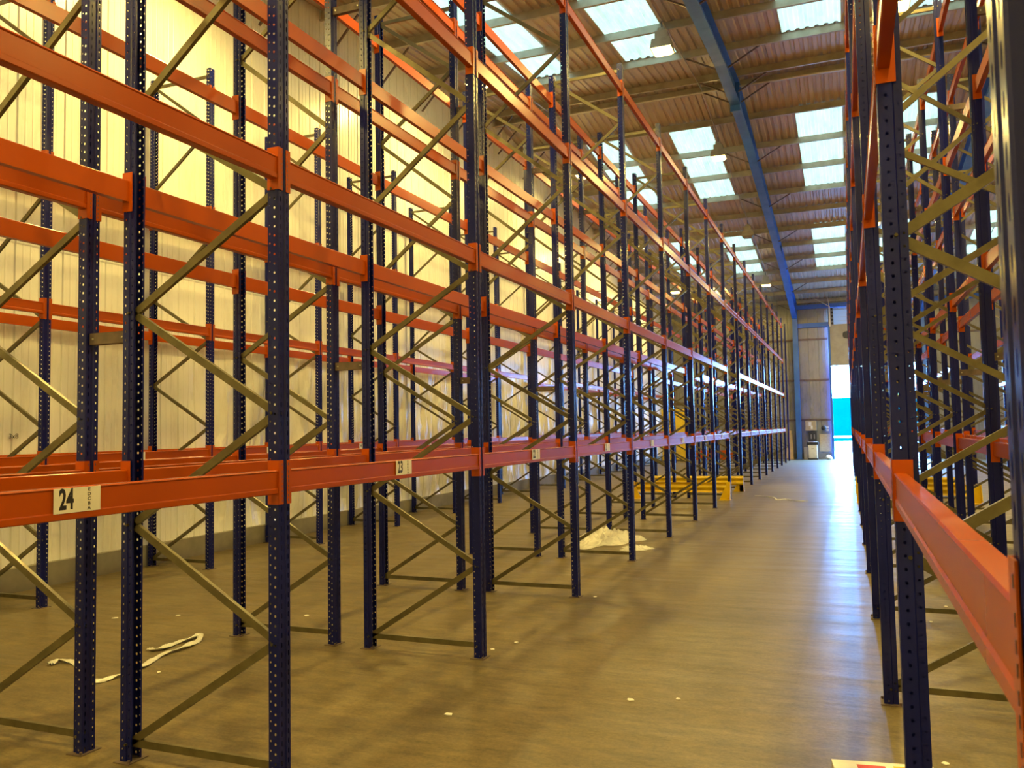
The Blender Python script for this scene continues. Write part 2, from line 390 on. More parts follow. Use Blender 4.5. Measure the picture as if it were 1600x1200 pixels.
# ------------------------------------------------------------------ roof
def corr(x0, x1, pitch=0.2, d=0.032):
    pts = []; x = x0
    while x < x1 - 1e-6:
        for a, h in ((0, 0), (pitch * .42, 0), (pitch * .55, d), (pitch * .85, d), (pitch * .98, 0)):
            if x + a <= x1: pts.append((x + a, h))
        x += pitch
    pts.append((x1, 0)); return pts
PUR = [21.42, 22.12] + [24.1 + 2.035 * i for i in range(12)] + [19.38 - 2.0 * i for i in range(12)]
PUR = sorted(y for y in PUR if NEARY < y < FARY)
SKX = [(-7.2, -6.08), (-4.62, -3.46), (-1.02, 0.16), (1.55, 2.7), (4.95, 6.1), (7.6, 8.7)]
SKY = [(24.17, 30.24), (34.34, 40.42), (13.34, 19.32), (3.34, 9.32)]
RT = 0.20
def roof_sheet(mb, x0, x1, y0, y1, lift=0.0):
    ys = [y0] + ([RIDGE] if y0 < RIDGE < y1 else []) + [y1]
    pts = corr(x0, x1)
    for a, b_ in zip(ys, ys[1:]):
        n = len(mb.v); k = len(pts)
        for yy in (a, b_):
            for (x, h) in pts: mb.v.append((x, yy, zp(yy) + RT + h + lift))
        for i in range(k - 1): mb.f.append((n + i, n + i + 1, n + k + i + 1, n + k + i))
cl = MB(); xs = sorted({LX - 0.3, RX + 0.3, *[a for p in SKX for a in p]})
for x0, x1 in zip(xs, xs[1:]):
    if (x0, x1) in SKX:
        cuts = sorted(SKY); y = NEARY - 0.2
        for a, b_ in cuts:
            roof_sheet(cl, x0, x1, y, a); y = b_
        roof_sheet(cl, x0, x1, y, FARY + 0.3)
    else: roof_sheet(cl, x0, x1, NEARY - 0.2, FARY + 0.3)
struct(cl.obj('ceiling', 'liner'))
cv = MB()
for a, b_ in ((NEARY - 0.3, RIDGE), (RIDGE, FARY + 0.4)):
    n = len(cv.v)
    for yy in (a, b_):
        for x in (LX - 0.35, RX + 0.35): cv.v.append((x, yy, zp(yy) + RT + 0.15))
    cv.f.append((n, n + 1, n + 3, n + 2))
struct(cv.obj('trim_6', 'grey'))
k = 0
for x0, x1 in SKX:
    for a, b_ in SKY:
        k += 1; mb = MB(); roof_sheet(mb, x0 - 0.03, x1 + 0.03, a, b_, -0.004)
        struct(mb.obj('window_%d' % k, 'skylight'))
# purlins: cold-rolled Z sections
for y in PUR:
    z = zp(y); s = 1 if y < RIDGE else -1
    pts = [(y - 0.035, z + 0.025), (y - 0.035, z), (y, z), (y, z + RT - 0.012), (y + 0.07, z + RT - 0.012), (y + 0.07, z + RT - 0.002), (y - 0.004, z + RT - 0.002), (y - 0.006, z + 0.005), (y - 0.031, z + 0.005), (y - 0.031, z + 0.025)]
    pts = [(y - 0.06, z + 0.02), (y - 0.06, z), (y + 0.004, z), (y + 0.004, z + RT - 0.008), (y + 0.065, z + RT - 0.008), (y + 0.065, z + RT - 0.002), (y - 0.004, z + RT - 0.002), (y - 0.004, z + 0.006), (y - 0.054, z + 0.006), (y - 0.054, z + 0.02)]
    o = MB().prism(pts, LX, RX, 0).obj('roof_purlin', 'purlin'); struct(o)
# long white conduit on the ridge purlin
struct(MB().tube((LX, 21.95, ZR - 0.06), (RX, 21.95, ZR - 0.06), 0.022, 8).obj('trim_7', 'white'))

# portal rafters and columns
def rafter(x):
    mb = MB(); hw = 0.125
    ys = [NEARY, 5.0, 12.0, 19.0, RIDGE, 24.6, 30.0, 36.0, 41.0, FARY - 0.02]
    dp = [0.9, 0.45, 0.42, 0.42, 0.62, 0.42, 0.42, 0.42, 0.62, 0.92]
    def pt(mb, sec):
        n = len(mb.v); k = len(sec[0])
        for s_ in sec: mb.v += s_
        for j in range(len(sec) - 1):
            for i in range(k): mb.f.append((n + j * k + i, n + j * k + (i + 1) % k, n + (j + 1) * k + (i + 1) % k, n + (j + 1) * k + i))
        mb.f.append(tuple(n + i for i in range(k))); mb.f.append(tuple(n + (len(sec) - 1) * k + i for i in range(k))[::-1])
    bot = [[(x - hw, y, zp(y) - d), (x + hw, y, zp(y) - d), (x + hw, y, zp(y) - d + 0.02), (x - hw, y, zp(y) - d + 0.02)] for y, d in zip(ys, dp)]
    web = [[(x - .008, y, zp(y) - d), (x + .008, y, zp(y) - d), (x + .008, y, zp(y) - 0.005), (x - .008, y, zp(y) - 0.005)] for y, d in zip(ys, dp)]
    top = [[(x - hw, y, zp(y) - .025), (x + hw, y, zp(y) - .025), (x + hw, y, zp(y) - .003), (x - hw, y, zp(y) - .003)] for y in ys]
    pt(mb, bot); pt(mb, web); pt(mb, top)
    # haunch inner flange, end plates and stiffeners
    mb.box(x - hw, x + hw, RIDGE - 0.02, RIDGE + 0.02, ZR - 0.78, ZR - 0.01)
    for y in (36.0,): mb.box(x - hw, x + hw, y - 0.01, y + 0.01, zp(y) - 0.42, zp(y) - 0.01)
    return mb.obj('roof_rafter', 'rafter')
for x in (-2.39, 3.71): struct(rafter(x))
for x in (-2.39, 3.71):
    mb = MB(); hw = 0.125; top = zp(FARY) - 0.05
    mb.box(x - hw, x + hw, FARY - 0.50, FARY - 0.48, 0, top); mb.box(x - hw, x + hw, FARY - 0.09, FARY - 0.07, 0, top); mb.box(x - .008, x + .008, FARY - 0.48, FARY - 0.09, 0, top)
    mb.box(x - 0.18, x + 0.18, FARY - 0.55, FARY - 0.04, 0, 0.025)
    struct(mb.obj('steel_column', 'rafter'))
# gable column line against the left wall
gb = MB()
for y in (6.0, 12.5, 19.0, 25.5, 32.0, 38.5): pass
# purlin-to-rafter stays, one pair at every second purlin
for x in (-2.39, 3.71):
    for y in PUR[1::2] + [21.42]:
        mb = MB()
        for s in (-1, 1):
            mb.bar((x + s * 0.12, y, zp(y) - 0.38), (x + s * 0.85, y, zp(y) + 0.02), 0.035, 0.035)
        struct(mb.obj('rafter_stay', 'plate'))
# wall-top bracing against the left gable
for y in PUR:
    if y > 8: struct(MB().bar((LX + 0.05, y + 0.1, zp(y) - 0.75), (LX + 0.8, y + 0.1, zp(y) + 0.03), 0.035, 0.035).obj('gable_stay', 'plate'))

# sectional door raised in its guides
door = empty('door_1', (0, FARY - 0.25, 0)); struct(door)
z = DZ
for i in range(4):
    h = 0.535; mb = MB().box(DX0 - .03, DX1 + 0.06, -0.02, 0.02, z + 0.001, z + h - 0.001); mb.box(DX0 - .03, DX1 + .06, .02, .03, z - .02, z + h); bevel(mb.obj('door_panel', 'door_leaf', door), 0.003)
    z += h
for i in range(4):
    MB().box(DX0 + 0.22, DX1 + 0.05, -0.01, 0.01, 7.0 + 0.19 * i, 7.0 + 0.19 * i + 0.182).obj('glazed_slat', 'glaze', door)
wv = MB()
for cx in (0.35, 1.7, 3.0):
    pts = []
    for t in range(20):
        a = 2 * math.pi * t / 20; pts.append((cx + math.copysign(abs(math.cos(a)) ** 0.6, math.cos(a)) * 0.42, 6.42 + math.copysign(abs(math.sin(a)) ** 0.6, math.sin(a)) * 0.2))
    wv.prism(pts, -0.035, -0.02, 1)
wv.obj('oval_window', 'dark', door)
g = MB()
for x in (DX0 - 0.03, DX1 + 0.08): g.box(x - 0.05, x + 0.05, -0.06, 0.06, 0, 7.0)
g.obj('guide_rail', 'rafter', door)
g = MB(); g.box(DX0 + 0.0, DX0 + 0.07, -0.16, -0.10, 6.9, 7.95); g.obj('spring_bracket', 'white', door)
g = MB()
for i in range(5): g.tube((DX0 + 0.15, -0.15, 7.05 + 0.19 * i), (DX0 + 0.15, -0.07, 7.05 + 0.19 * i), 0.055, 10)
g.obj('cable_drum', 'dark', door)
g = MB().tube((DX0 + 0.03, -0.15, 7.9), (DX0 - 0.05, -0.15, 8.75), 0.02, 6); g.bar((DX0 + 0.03, -0.15, 7.95), (DX0 - 1.2, -0.15, 8.75), 0.03, 0.03); g.obj('hanger_rod', 'white', door)

MB().box(DX0 - .05, DX1 + .06, .12, .14, 6.9, 7.8).obj('head_board', 'grey', door)

# ------------------------------------------------------------------ high-bay lamps
def lamp_thing():
    t = empty('high_bay_lamp')
    h = MB(); h.box(-.13, .13, -.13, .13, 0.20, 0.38); h.box(-.08, .08, -.08, .08, 0.38, 0.46); bevel(h.obj('ballast_box', 'housing', t), 0.012)
    s = MB(); n = 0
    a = [(-.185, -.185, .2), (.185, -.185, .2), (.185, .185, .2), (-.185, .185, .2)]; b_ = [(-.215, -.215, 0), (.215, -.215, 0), (.215, .215, 0), (-.215, .215, 0)]
    s.v = a + b_ + [(x * .96, y * .96, z + .0) for x, y, z in b_] + [(x * .96, y * .96, z - .006) for x, y, z in a]
    for i in range(4):
        j = (i + 1) % 4
        s.f += [(i, j, 4 + j, 4 + i), (4 + i, 4 + j, 8 + j, 8 + i), (8 + i, 8 + j, 12 + j, 12 + i)]
    s.f.append((3, 2, 1, 0)); s.f.append((12, 13, 14, 15)); s.obj('reflector_shade', 'housing', t)
    g = MB(); g.v = [(-.2, -.2, .004), (.2, -.2, .004), (.2, .2, .004), (-.2, .2, .004), (-.15, -.15, -.05), (.15, -.15, -.05), (.15, .15, -.05), (-.15, .15, -.05)]
    g.f = [(0, 1, 2, 3), (7, 6, 5, 4), (0, 4, 5, 1), (1, 5, 6, 2), (2, 6, 7, 3), (3, 7, 4, 0)]
    g.obj('diffuser', 'lit', t)
    MB().tube((0, 0, .46), (0, 0, .63), .012, 6).obj('suspension_wire', 'dark', t)
    return t
lp0 = lamp_thing(); used = False
LXS = [(-7.45, 'left lamp row near the white wall'), (-3.25, 'lamp row over the left aisle rack'), (1.15, 'lamp row over the right rack'), (5.5, 'far right lamp row')]
LYS = [(1.0, 'behind the camera'), (8.9, 'nearest'), (16.7, 'second from camera'), (24.8, 'third from camera'), (32.4, 'fourth from camera'), (39.7, 'farthest')]
for lx, rowname in LXS:
    cb = MB()
    for a, b_ in ((NEARY, RIDGE), (RIDGE, FARY)): cb.tube((lx, a, zp(a) - .02), (lx, b_, zp(b_) - .02), .016, 6)
    struct(cb.obj('lighting_cable', 'purlin'))
    for ly, yname in LYS:
        t = lp0 if not used else copy_tree(lp0); used = True
        z = zp(ly) - 0.86 + RT
        lx2 = lx
        t.location = (lx2, ly, z - 0.0)
        off = (lx == -3.25 and abs(ly - 32.4) < .1)
        tag(t, ('unlit grey' if off else 'glowing yellow') + ' high-bay lamp, %s in the %s' % (yname, rowname), 'lamp', 'high-bay lamps under the roof')
        if off:
            for ch in t.children:
                if ch.type == 'MESH' and ch.name.startswith('diffuser'):
                    me2 = ch.data.copy(); me2.materials.clear(); me2.materials.append(M['unlit']); ch.data = me2
            continue
        ld = bpy.data.lights.new('sodium_light', 'AREA'); ld.shape = 'SQUARE'; ld.size = 0.32; ld.energy = LAMP_W; ld.color = LAMP_COL
        lo = bpy.data.objects.new('sodium_light', ld); COL.objects.link(lo); lo.parent = t; lo.location = (0, 0, -0.065)
        ld = bpy.data.lights.new('diffuser_glow', 'POINT'); ld.shadow_soft_size = 0.05; ld.energy = LAMP_W * 0.11; ld.color = LAMP_COL
        lo = bpy.data.objects.new('diffuser_glow', ld); COL.objects.link(lo); lo.parent = t; lo.location = (0, 0, -0.12)

# ------------------------------------------------------------------ racking parts
def upright_mesh(W, D, name):
    """front face at x=0, opening towards -x, width D along y starting at 0"""
    mb = MB(); P = 0.05; z1 = FH
    # front: slot column, centre groove, slot column
    mb.holed((0, 0.004), (0, D * .36), 0.0, z1, P, .0045, .014, c=.55)
    mb.sheet([(0, D * .36), (-.007, D * .42), (-.007, D * .58), (0, D * .64)], 0, z1, 2)
    mb.holed((0, D * .64), (0, D - .004), 0.0, z1, P, .0045, .014, c=.45)
    for y, s in ((0, 1), (D, -1)):
        mb.sheet([(0, y + s * .004), (-.004, y)], 0, z1, 2)
        mb.holed((-.004, y), (-W * .60, y), 0.0, z1, P, .0055, .0065, off=0.0, c=.52)
        mb.sheet([(-W * .60, y), (-W * .66, y + s * .008)], 0, z1, 2)
        mb.holed((-W * .66, y + s * .008), (-W, y + s * .008), 0.0, z1, P, .0045, .005, off=.012, c=.5)
        mb.sheet([(-W, y + s * .008), (-W, y + s * .020)], 0, z1, 2)
    return mb.mesh(name, 'navy')
def base_mesh(W, D):
    mb = MB(); mb.box(-W - .02, .02, -.025, D + .025, 0, .006)
    for (x, y) in ((.008, -.012), (-W - .008, D + .012)):
        mb.tube((x, y, .006), (x, y, .022), .008, 6)
    return mb.mesh('base_plate', 'plate')
def brace_mesh(p, q, D):
    mb = MB(); y = D / 2; w = .042
    mb.bar((p[0], y, p[1]), (q[0], y, q[1]), .024, w, up=(0, 0, 1) if abs(q[1] - p[1]) < .01 else (0, 0, 1))
    for e in (p, q): mb.tube((e[0], -.007, e[1]), (e[0], D + .007, e[1]), .0075, 6)
    return mb.mesh('brace', 'galv')
def make_frame(W, D, key):
    root = empty('upright_frame')
    um = upright_mesh(W, D, 'upright'); bm_ = base_mesh(W, D)
    for flip in (0, 1):
        u = link('upright', um, root); bp_ = link('base_plate', bm_, root)
        if flip:
            for o in (u, bp_): o.location = (-FD, D, 0); o.rotation_euler = (0, 0, math.pi)
    xi, xo = -.045, -FD + .045
    nodes = [(xo, .10), (xi, .73), (xo, 1.32), (xi, 1.93), (xo, 2.53), (xi, 3.13), (xo, 3.74), (xi, 4.54), (xo, 5.34), (xi, 6.12), (xo, 6.86)]
    for a, b_ in zip(nodes, nodes[1:]): link('diagonal_brace', brace_mesh(a, b_, D), root)
    for z in (.10, 6.86): link('horizontal_brace', brace_mesh((xo, z), (xi, z), D), root)
    return root
def ordinal(n):
    return ['nearest', 'second', 'third', 'fourth', 'fifth', 'sixth', 'seventh', 'eighth', 'ninth', 'tenth', 'eleventh', 'twelfth', 'thirteenth', 'fourteenth', 'fifteenth', 'sixteenth', 'seventeenth', 'eighteenth'][n]
# row: key, outer face x on the +x side, y offset, first frame, last frame, W, D, words
ROWS = [
    ('A1', -2.764, 0.0, -1, 16, UW, UD, 'left rack run lining the aisle'),
    ('A2', -4.146, 0.0, -1, 16, UW, UD, 'second left rack run from aisle'),
    ('B', -8.086, 0.318, 0, 15, UW, UD, 'rack run along the white left wall'),
    ('C', 1.246, -0.148, -1, 15, .088, UD, 'right rack run lining the aisle'),
    ('C2', 2.655, -0.148, -1, 15, .088, UD, 'second right rack run from aisle'),
    ('D', 6.684, -0.148, -1, 15, .088, UD, 'far right rack run'),
]
protoL = make_frame(UW, UD, 'L'); protoR = make_frame(.088, UD, 'R'); usedL = usedR = False
for key, xf, oy, i0, i1, W, D, words in ROWS:
    n = 0
    for i in range(i0, i1 + 1):
        Y = Y0 + oy + BAY * i
        if key in ('A1', 'A2', 'B', 'C', 'C2', 'D'):
            if W == UW:
                t = protoL if not usedL else copy_tree(protoL); usedL = True
            else:
                t = protoR if not usedR else copy_tree(protoR); usedR = True
            t.location = (xf, Y, 0)
            tag(t, 'navy braced upright frame, %s in the %s' % (ordinal(n) + (' from camera' if n else ' to camera'), words), 'rack frame', 'upright frames of the ' + words)
            n += 1
# ---- beams. Face plate at x=0 looking +x; runs along y from 0 to LEN
LEN = BAY - UD - 0.008
def beam_mesh():
    h = BH; t = BT
    out = [(-t, -h / 2), (-.006, -h / 2), (-.001, -h / 2 + .004), (-.001, -h / 2 + .026), (-.006, -h / 2 + .031), (-.006, h / 2 - .012), (-.001, h / 2 - .006), (-.004, h / 2), (-t + .004, h / 2), (-t, h / 2 - .004)]
    return MB().prism(out, 0, LEN, 1).mesh('pallet_beam', 'orange')
def connector_mesh(sgn):
    """side plate on the upright's flank and flange with slots over the upright's front face; sgn +1: at the beam's far end"""
    mb = MB(); z0, z1 = -.118, .112
    y = LEN if sgn > 0 else 0.0
    a, b_ = sorted((y, y + sgn * .0035))
    mb.box(-.068, .004, a, b_, z0, z1)
    # flange: solid frame plus raised hooks left as slots
    f0, f1 = sorted((y - 0 * sgn, y + sgn * .037))
    mb.box(.0015, .0045, f0, f1, z0, z1)
    return mb.mesh('end_connector', 'orange')
def slots_mesh(sgn):
    mb = MB(); y = LEN if sgn > 0 else 0.0; c = y + sgn * .026
    for z in (-.098, -.075, -.048, -.025, .002, .025, .052, .090): mb.box(.0044, .0052, c - .0022, c + .0022, z - .007, z + .007)
    return mb.mesh('connector_slot', 'dark')
bmesh_b, cm = beam_mesh(), {s: connector_mesh(s) for s in (-1, 1)}
for s in (-1, 1):
    j = join_meshes([(cm[s], Matrix())], 'end_connector', 'orange')
    sl = slots_mesh(s); bm = bmesh.new(); bm.from_mesh(cm[s]); nf = len(bm.faces); bm.from_mesh(sl); bm.faces.ensure_lookup_table()
    for k_, fc in enumerate(bm.faces): fc.material_index = 1 if k_ >= nf else 0
    bm.to_mesh(cm[s]); bm.free(); cm[s].materials.append(M['dark'])
beams = []
LEVW = ['lowest level', 'second level', 'third level', 'top level']
BR = [  # row, facing sign, x of the face, y offset, first bay, last bay, words
    ('A1', 1, -2.764, 0.0, -1, 14, 'aisle face of the left aisle rack'),
    ('A1', -1, -2.764 - FD, 0.0, -1, 14, 'back face of the left aisle rack'),
    ('A2', 1, -4.146, 0.0, -1, 14, 'inner face of the second left rack'),
    ('A2', -1, -4.146 - FD, 0.0, -1, 14, 'wall-side face of the second left rack'),
    ('B', 1, -8.086, 0.318, 0, 14, 'front of the rack along the white wall'),
    ('B', -1, -8.086 - FD, 0.318, 0, 14, 'back of the rack along the white wall'),
    ('C', -1, 0.152, -0.148, -1, 14, 'aisle face of the right aisle rack'),
    ('C', 1, 1.246, -0.148, -1, 14, 'back face of the right aisle rack'),
    ('C2', -1, 1.561, -0.148, -1, 14, 'inner face of the second right rack'),
    ('C2', 1, 2.655, -0.148, -1, 14, 'far face of the second right rack'),
    ('D', -1, 5.59, -0.148, -1, 14, 'front of the far right rack'),
    ('D', 1, 6.684, -0.148, -1, 14, 'back of the far right rack'),
]
for row, sg, x, oy, b0, b1, words in BR:
    for b in range(b0, b1 + 1):
        for l in range(4):
            if b == 7 and l < 2: continue                 # tunnel bay
            y = Y0 + oy + BAY * b + UD + .004
            # share of the picture
            area = 0.0; prev = None
            for k in range(13):
                p = project((x, y + LEN * k / 12, LV[l]))
                if p and prev and 0 < p[0] < 1600 and 0 < p[1] < 1200:
                    area += math.hypot(p[0] - prev[0], p[1] - prev[1]) * F_PX * BH / p[2]
                prev = p
            beams.append((area, row, sg, x, y, b, b - b0, l, words))
beams.sort(key=lambda t: -t[0])
label_no = {}
for b in range(-1, 15): label_no[('A1', b)] = str(23 - b)
for b in range(0, 6): label_no[('B', b)] = str(7 - b)
digit_cache = {}
edcba = None
def label_on(beam, number):
    global edcba
    pl = MB().box(0.0, .0012, LEN / 2 - .105, LEN / 2 + .105, -.036, .059); po = link('bay_label', pl.mesh('bay_label', 'label'), beam)
    po['label'] = 'white card reading %s and E D C B A' % number
    rot = Matrix(((0, 0, 1, 0), (1, 0, 0, 0), (0, 1, 0, 0), (0, 0, 0, 1)))       # text plane -> faces +x, reads along +y
    t1 = text_mesh(number, .108, 'digits', 'ink', .60, .0034)
    link('bay_number', join_meshes([(t1, Matrix.Translation((.0013, LEN / 2 - .050, .013)) @ rot)], 'bay_number', 'ink'), po)
    lst = []
    for i, ch in enumerate('EDCBA'):
        t = text_mesh(ch, .0185, 'letter', 'ink', 1.2, .0004)
        lst.append((t, Matrix.Translation((.0013, LEN / 2 + .052, .048 - .0182 * i)) @ rot))
    link('level_letters', join_meshes(lst, 'level_letters', 'ink'), po)
rest = []
proto = None
for rank, (area, row, sg, x, y, b, nb_, l, words) in enumerate(beams):
    if rank >= 300 or area <= 0:
        rest.append((sg, x, y, LV[l])); continue
    if proto is None:
        o = link('pallet_beam', bmesh_b); proto = o
        for s in (-1, 1): link('end_connector', cm[s], o)
    else: o = copy_tree(proto) if not any(c_.name.startswith('bay_label') for c_ in proto.children) else None
    if o is None:
        o = proto.copy(); COL.objects.link(o)
        for ch in proto.children:
            if ch.name.startswith('end_connector'):
                c_ = ch.copy(); COL.objects.link(c_); c_.parent = o
    o.location = (x, y, LV[l]); o.scale = (sg, 1, 1)
    if sg < 0: pass
    num = label_no.get((row, b)) if (l == 0 and sg > 0) else None
    lab = 'orange %s beam in the %s bay, %s' % (LEVW[l].replace(' level', '-level'), ordinal(nb_), words)
    if num and project((x, y + LEN / 2, LV[l])) and -50 < project((x, y + LEN / 2, LV[l]))[0] < 1650:
        label_on(o, num)
        lab = 'orange beam with white bay label %s, %s' % (num, words)
    tag(o, lab, 'shelf beam', 'orange beams on the ' + words)
# every remaining small or hidden beam in one mesh
sv, sf, smi = [], [], []
mesh_set = [(bmesh_b, 0), (cm[-1], 0), (cm[1], 0)]
for sg, x, y, z in rest:
    for me_, _ in mesh_set:
        n = len(sv)
        sv += [(x + sg * v.co.x, y + v.co.y, z + v.co.z) for v in me_.vertices]
        sf += [tuple(n + i for i in p_.vertices) for p_ in me_.polygons]
        smi += [p_.material_index for p_ in me_.polygons]
me = bpy.data.meshes.new('distant_beams'); me.from_pydata(sv, [], sf); me.materials.append(M['orange']); me.materials.append(M['dark'])
for p_, mi in zip(me.polygons, smi): p_.material_index = mi
me.update()
rb_ = link('distant_beams', me); rb_['kind'] = 'stuff'; tag(rb_, 'remaining small orange beams far down the rack runs', 'shelf beams')

# row spacers between back-to-back runs
sp0 = None
for xa, xb, oy, words in ((-2.764 - FD, -4.146, 0.0, 'left'), (1.246, 1.561, -0.148, 'right')):
    n = 0
    for i in range(-1, 16):
        Y = Y0 + oy + BAY * i + UD / 2
        for z, zw in ((2.40, 'lower'), (5.6, 'upper')):
            a, b_ = min(xa, xb), max(xa, xb)
            if i == -1 and words == 'left': continue
            if sp0 is None or words == 'right' and n == 0 and zw == 'lower':
                mb = MB(); h = .035; L = b_ - a
                mb.box(0, L, -.02, -.017, -h, h); mb.box(0, L, -.02, .02, h - .003, h); mb.box(0, L, -.02, .02, -h, -h + .003)
                o = mb.obj('row_spacer', 'plate'); bl = MB().tube((.03, -.026, 0), (.03, -.019, 0), .007, 6); bl.tube((L - .03, -.026, 0), (L - .03, -.019, 0), .007, 6); bl.obj('bolt', 'bolt', o); sp0 = o
            else: o = copy_tree(sp0)
            o.location = (a, Y, z)
            tag(o, '%s dark spacer bar at the %s frame between the %s back-to-back racks' % (zw, ordinal(n), words), 'spacer', 'spacer bars between the back-to-back racks')
        n += 1

# ------------------------------------------------------------------ yellow rack-end barriers
def barrier(x0, x1, y, face, label):
    t = empty('rack_end_barrier', (x0, y, 0)); L = x1 - x0; f = face
    prof = [(0, .42), (.028, .405), (.045, .37), (.030, .335), (.006, .31), (.006, .285), (.030, .26), (.045, .225), (.028, .19), (0, .175)]
    back = [(p - .006, z) for p, z in reversed(prof)]
    r = MB().prism([(f * p, z) for p, z in prof + back], 0.0, L, 0); r.obj('guard_rail', 'yellow', t)
    for xx in (0.0, L):
        p = MB(); s = 1 if xx == 0 else -1
        p.box(xx - .006, xx + .006, min(-f * .02, -f * .22), max(-f * .02, -f * .22), 0, .44) if False else None
        p.box(min(xx, xx + s * .10), max(xx, xx + s * .10), -.012 - f * .012, .0 - f * .0, 0, .44)
        p.prism([(xx, .43), (xx + s * .06, .43), (xx + s * .26, .03), (xx + s * .26, .0), (xx, .0)], -f * .016, -f * .026, 1)
        p.prism([(-f * .012, .42), (-f * .05, .42), (-f * .22, .03), (-f * .22, 0), (-f * .012, 0)], xx - .006, xx + .006, 0)
        p.box(min(xx - .02 * s, xx + s * .27), max(xx - .02 * s, xx + s * .27), min(0, -f * .24), max(0, -f * .24), 0, .012)
        p.obj('post', 'yellow', t)
    tag(t, label, 'barrier', 'yellow rack-end barriers at the crossing gap')
    return t
barrier(-5.24, -2.74, 21.12, 1, 'yellow steel barrier on the camera side of the gap in the left racks')
barrier(-5.24, -2.74, 23.80, -1, 'yellow steel barrier on the far side of the gap in the left racks')
barrier(0.14, 2.68, 20.98, 1, 'yellow steel barrier on the camera side of the gap in the right racks')
barrier(0.14, 2.68, 23.66, -1, 'yellow steel barrier on the far side of the gap in the right racks')

# ------------------------------------------------------------------ things at the far wall
FW = FARY - 0.12
t = empty('tool_cabinet', (-1.72, FW - 0.35, 0))
b1 = MB().box(-.22, .22, -.25, .25, .06, .76); bevel(b1.obj('body', 'white', t), .01)
MB().box(-.19, .19, -.262, -.25, .12, .60).obj('door', 'white', t)
MB().box(-.06, .06, -.275, -.262, .55, .57).obj('handle', 'dark', t)
MB().box(-.24, .24, -.27, .27, 0, .06).obj('plinth', 'dark', t)
bevel(MB().box(-.28, .28, -.28, .28, .76, .90).obj('top', 'dark', t), .01)
tag(t, 'small white cabinet with a black top standing by the far wall', 'cabinet')
pp = MB()
for (x, y, w, h, a) in ((-1.83, FW - .42, .22, .16, .2), (-1.62, FW - .30, .2, .13, -.4), (-1.70, FW - .5, .13, .18, .9)):
    o_ = MB().box(-w / 2, w / 2, -h / 2, h / 2, 0, .018).obj('loose_papers', 'paper'); o_.location = (x, y, .901 if a != .9 else .921); o_.rotation_euler = (0, 0, a)
    tag(o_, ('left wad' if a == .2 else 'right wad' if a == -.4 else 'top wad') + ' of white papers lying on the white cabinet at the far wall', 'papers', 'papers on the cabinet')
t = empty('notice_box', (-1.80, FW, 1.75)); bevel(MB().box(-.27, .27, -.10, .055, -.26, .26).obj('case', 'board', t), .008)
MB().box(-.10, .04, -.106, -.10, -.02, .20).obj('paper_notice', 'paper', t)
MB().box(.0, .10, -.106, -.10, -.18, -.0).obj('paper_notice', 'paper', t)
tag(t, 'beige wall box with torn white notices above the white cabinet', 'wall box')
t = empty('control_panel', (-1.72, FW, 1.18)); MB().box(-.20, .20, -.05, .055, -.24, .24).obj('case', 'dark', t)
for xx in (-.1, .06): MB().box(xx, xx + .05, -.06, -.05, -.12, .12).obj('switch', 'grey', t)
tag(t, 'dark panel on the far wall between cabinet and beige box', 'control panel')
o_ = MB().box(-.27, .27, -.02, .02, -.46, .46).obj('chipboard_sheet', 'board'); o_.location = (-1.12, FW + .09, .85); tag(o_, 'tan chipboard sheet fixed to the wall beside the bright doorway', 'board')
t = empty('siren', (-1.16, FW - .02, 1.62)); MB().tube((0, .06, 0), (0, -.14, 0), .14, 16, .11).obj('body', 'dark', t)
for zz in (-.02, -.16): MB().box(.12, .24, .03, .04, zz, zz + .1).obj('tag', 'paper', t)
tag(t, 'round black wall unit with two white tags above the chipboard', 'wall unit')
o_ = MB().box(-.07, .07, -.02, .02, 0, 1.55).obj('timber_plank', 'wood'); o_.location = (-2.98, FW - .62, .006); o_.rotation_euler = (math.radians(-14), math.radians(6), 0); tag(o_, 'pale timber plank leaning on the far wall left of blue column', 'plank', 'planks leaning at the far wall')
o_ = MB().box(-.10, .10, -.02, .02, 0, 1.35).obj('timber_plank', 'wood'); o_.location = (-2.76, FW - .56, .006); o_.rotation_euler = (math.radians(-14), math.radians(-3), 0); tag(o_, 'shorter wide timber plank leaning closest to the blue column', 'plank', 'planks leaning at the far wall')
o_ = MB().box(-.09, .09, -.06, .06, 0, .62).obj('waste_bin', 'white'); o_.location = (-2.09, FW - .1, 0); tag(o_, 'narrow pale bin against the wall between blue column and cabinet', 'bin')
mb = MB(); bm = bmesh.new(); bmesh.ops.create_icosphere(bm, subdivisions=3, radius=.15)
for v in bm.verts:
    n = noise.noise(v.co * 7); v.co *= 1 + .35 * n; v.co.z = max(v.co.z * .9, -.1)
me = bpy.data.meshes.new('crumpled_bag'); bm.to_mesh(me); bm.free(); me.materials.append(M['label']); o_ = link('crumpled_bag', me); o_.location = (-.95, FARY - .75, .10)
tag(o_, 'crumpled cream bag on the floor beside the doorway', 'bag')
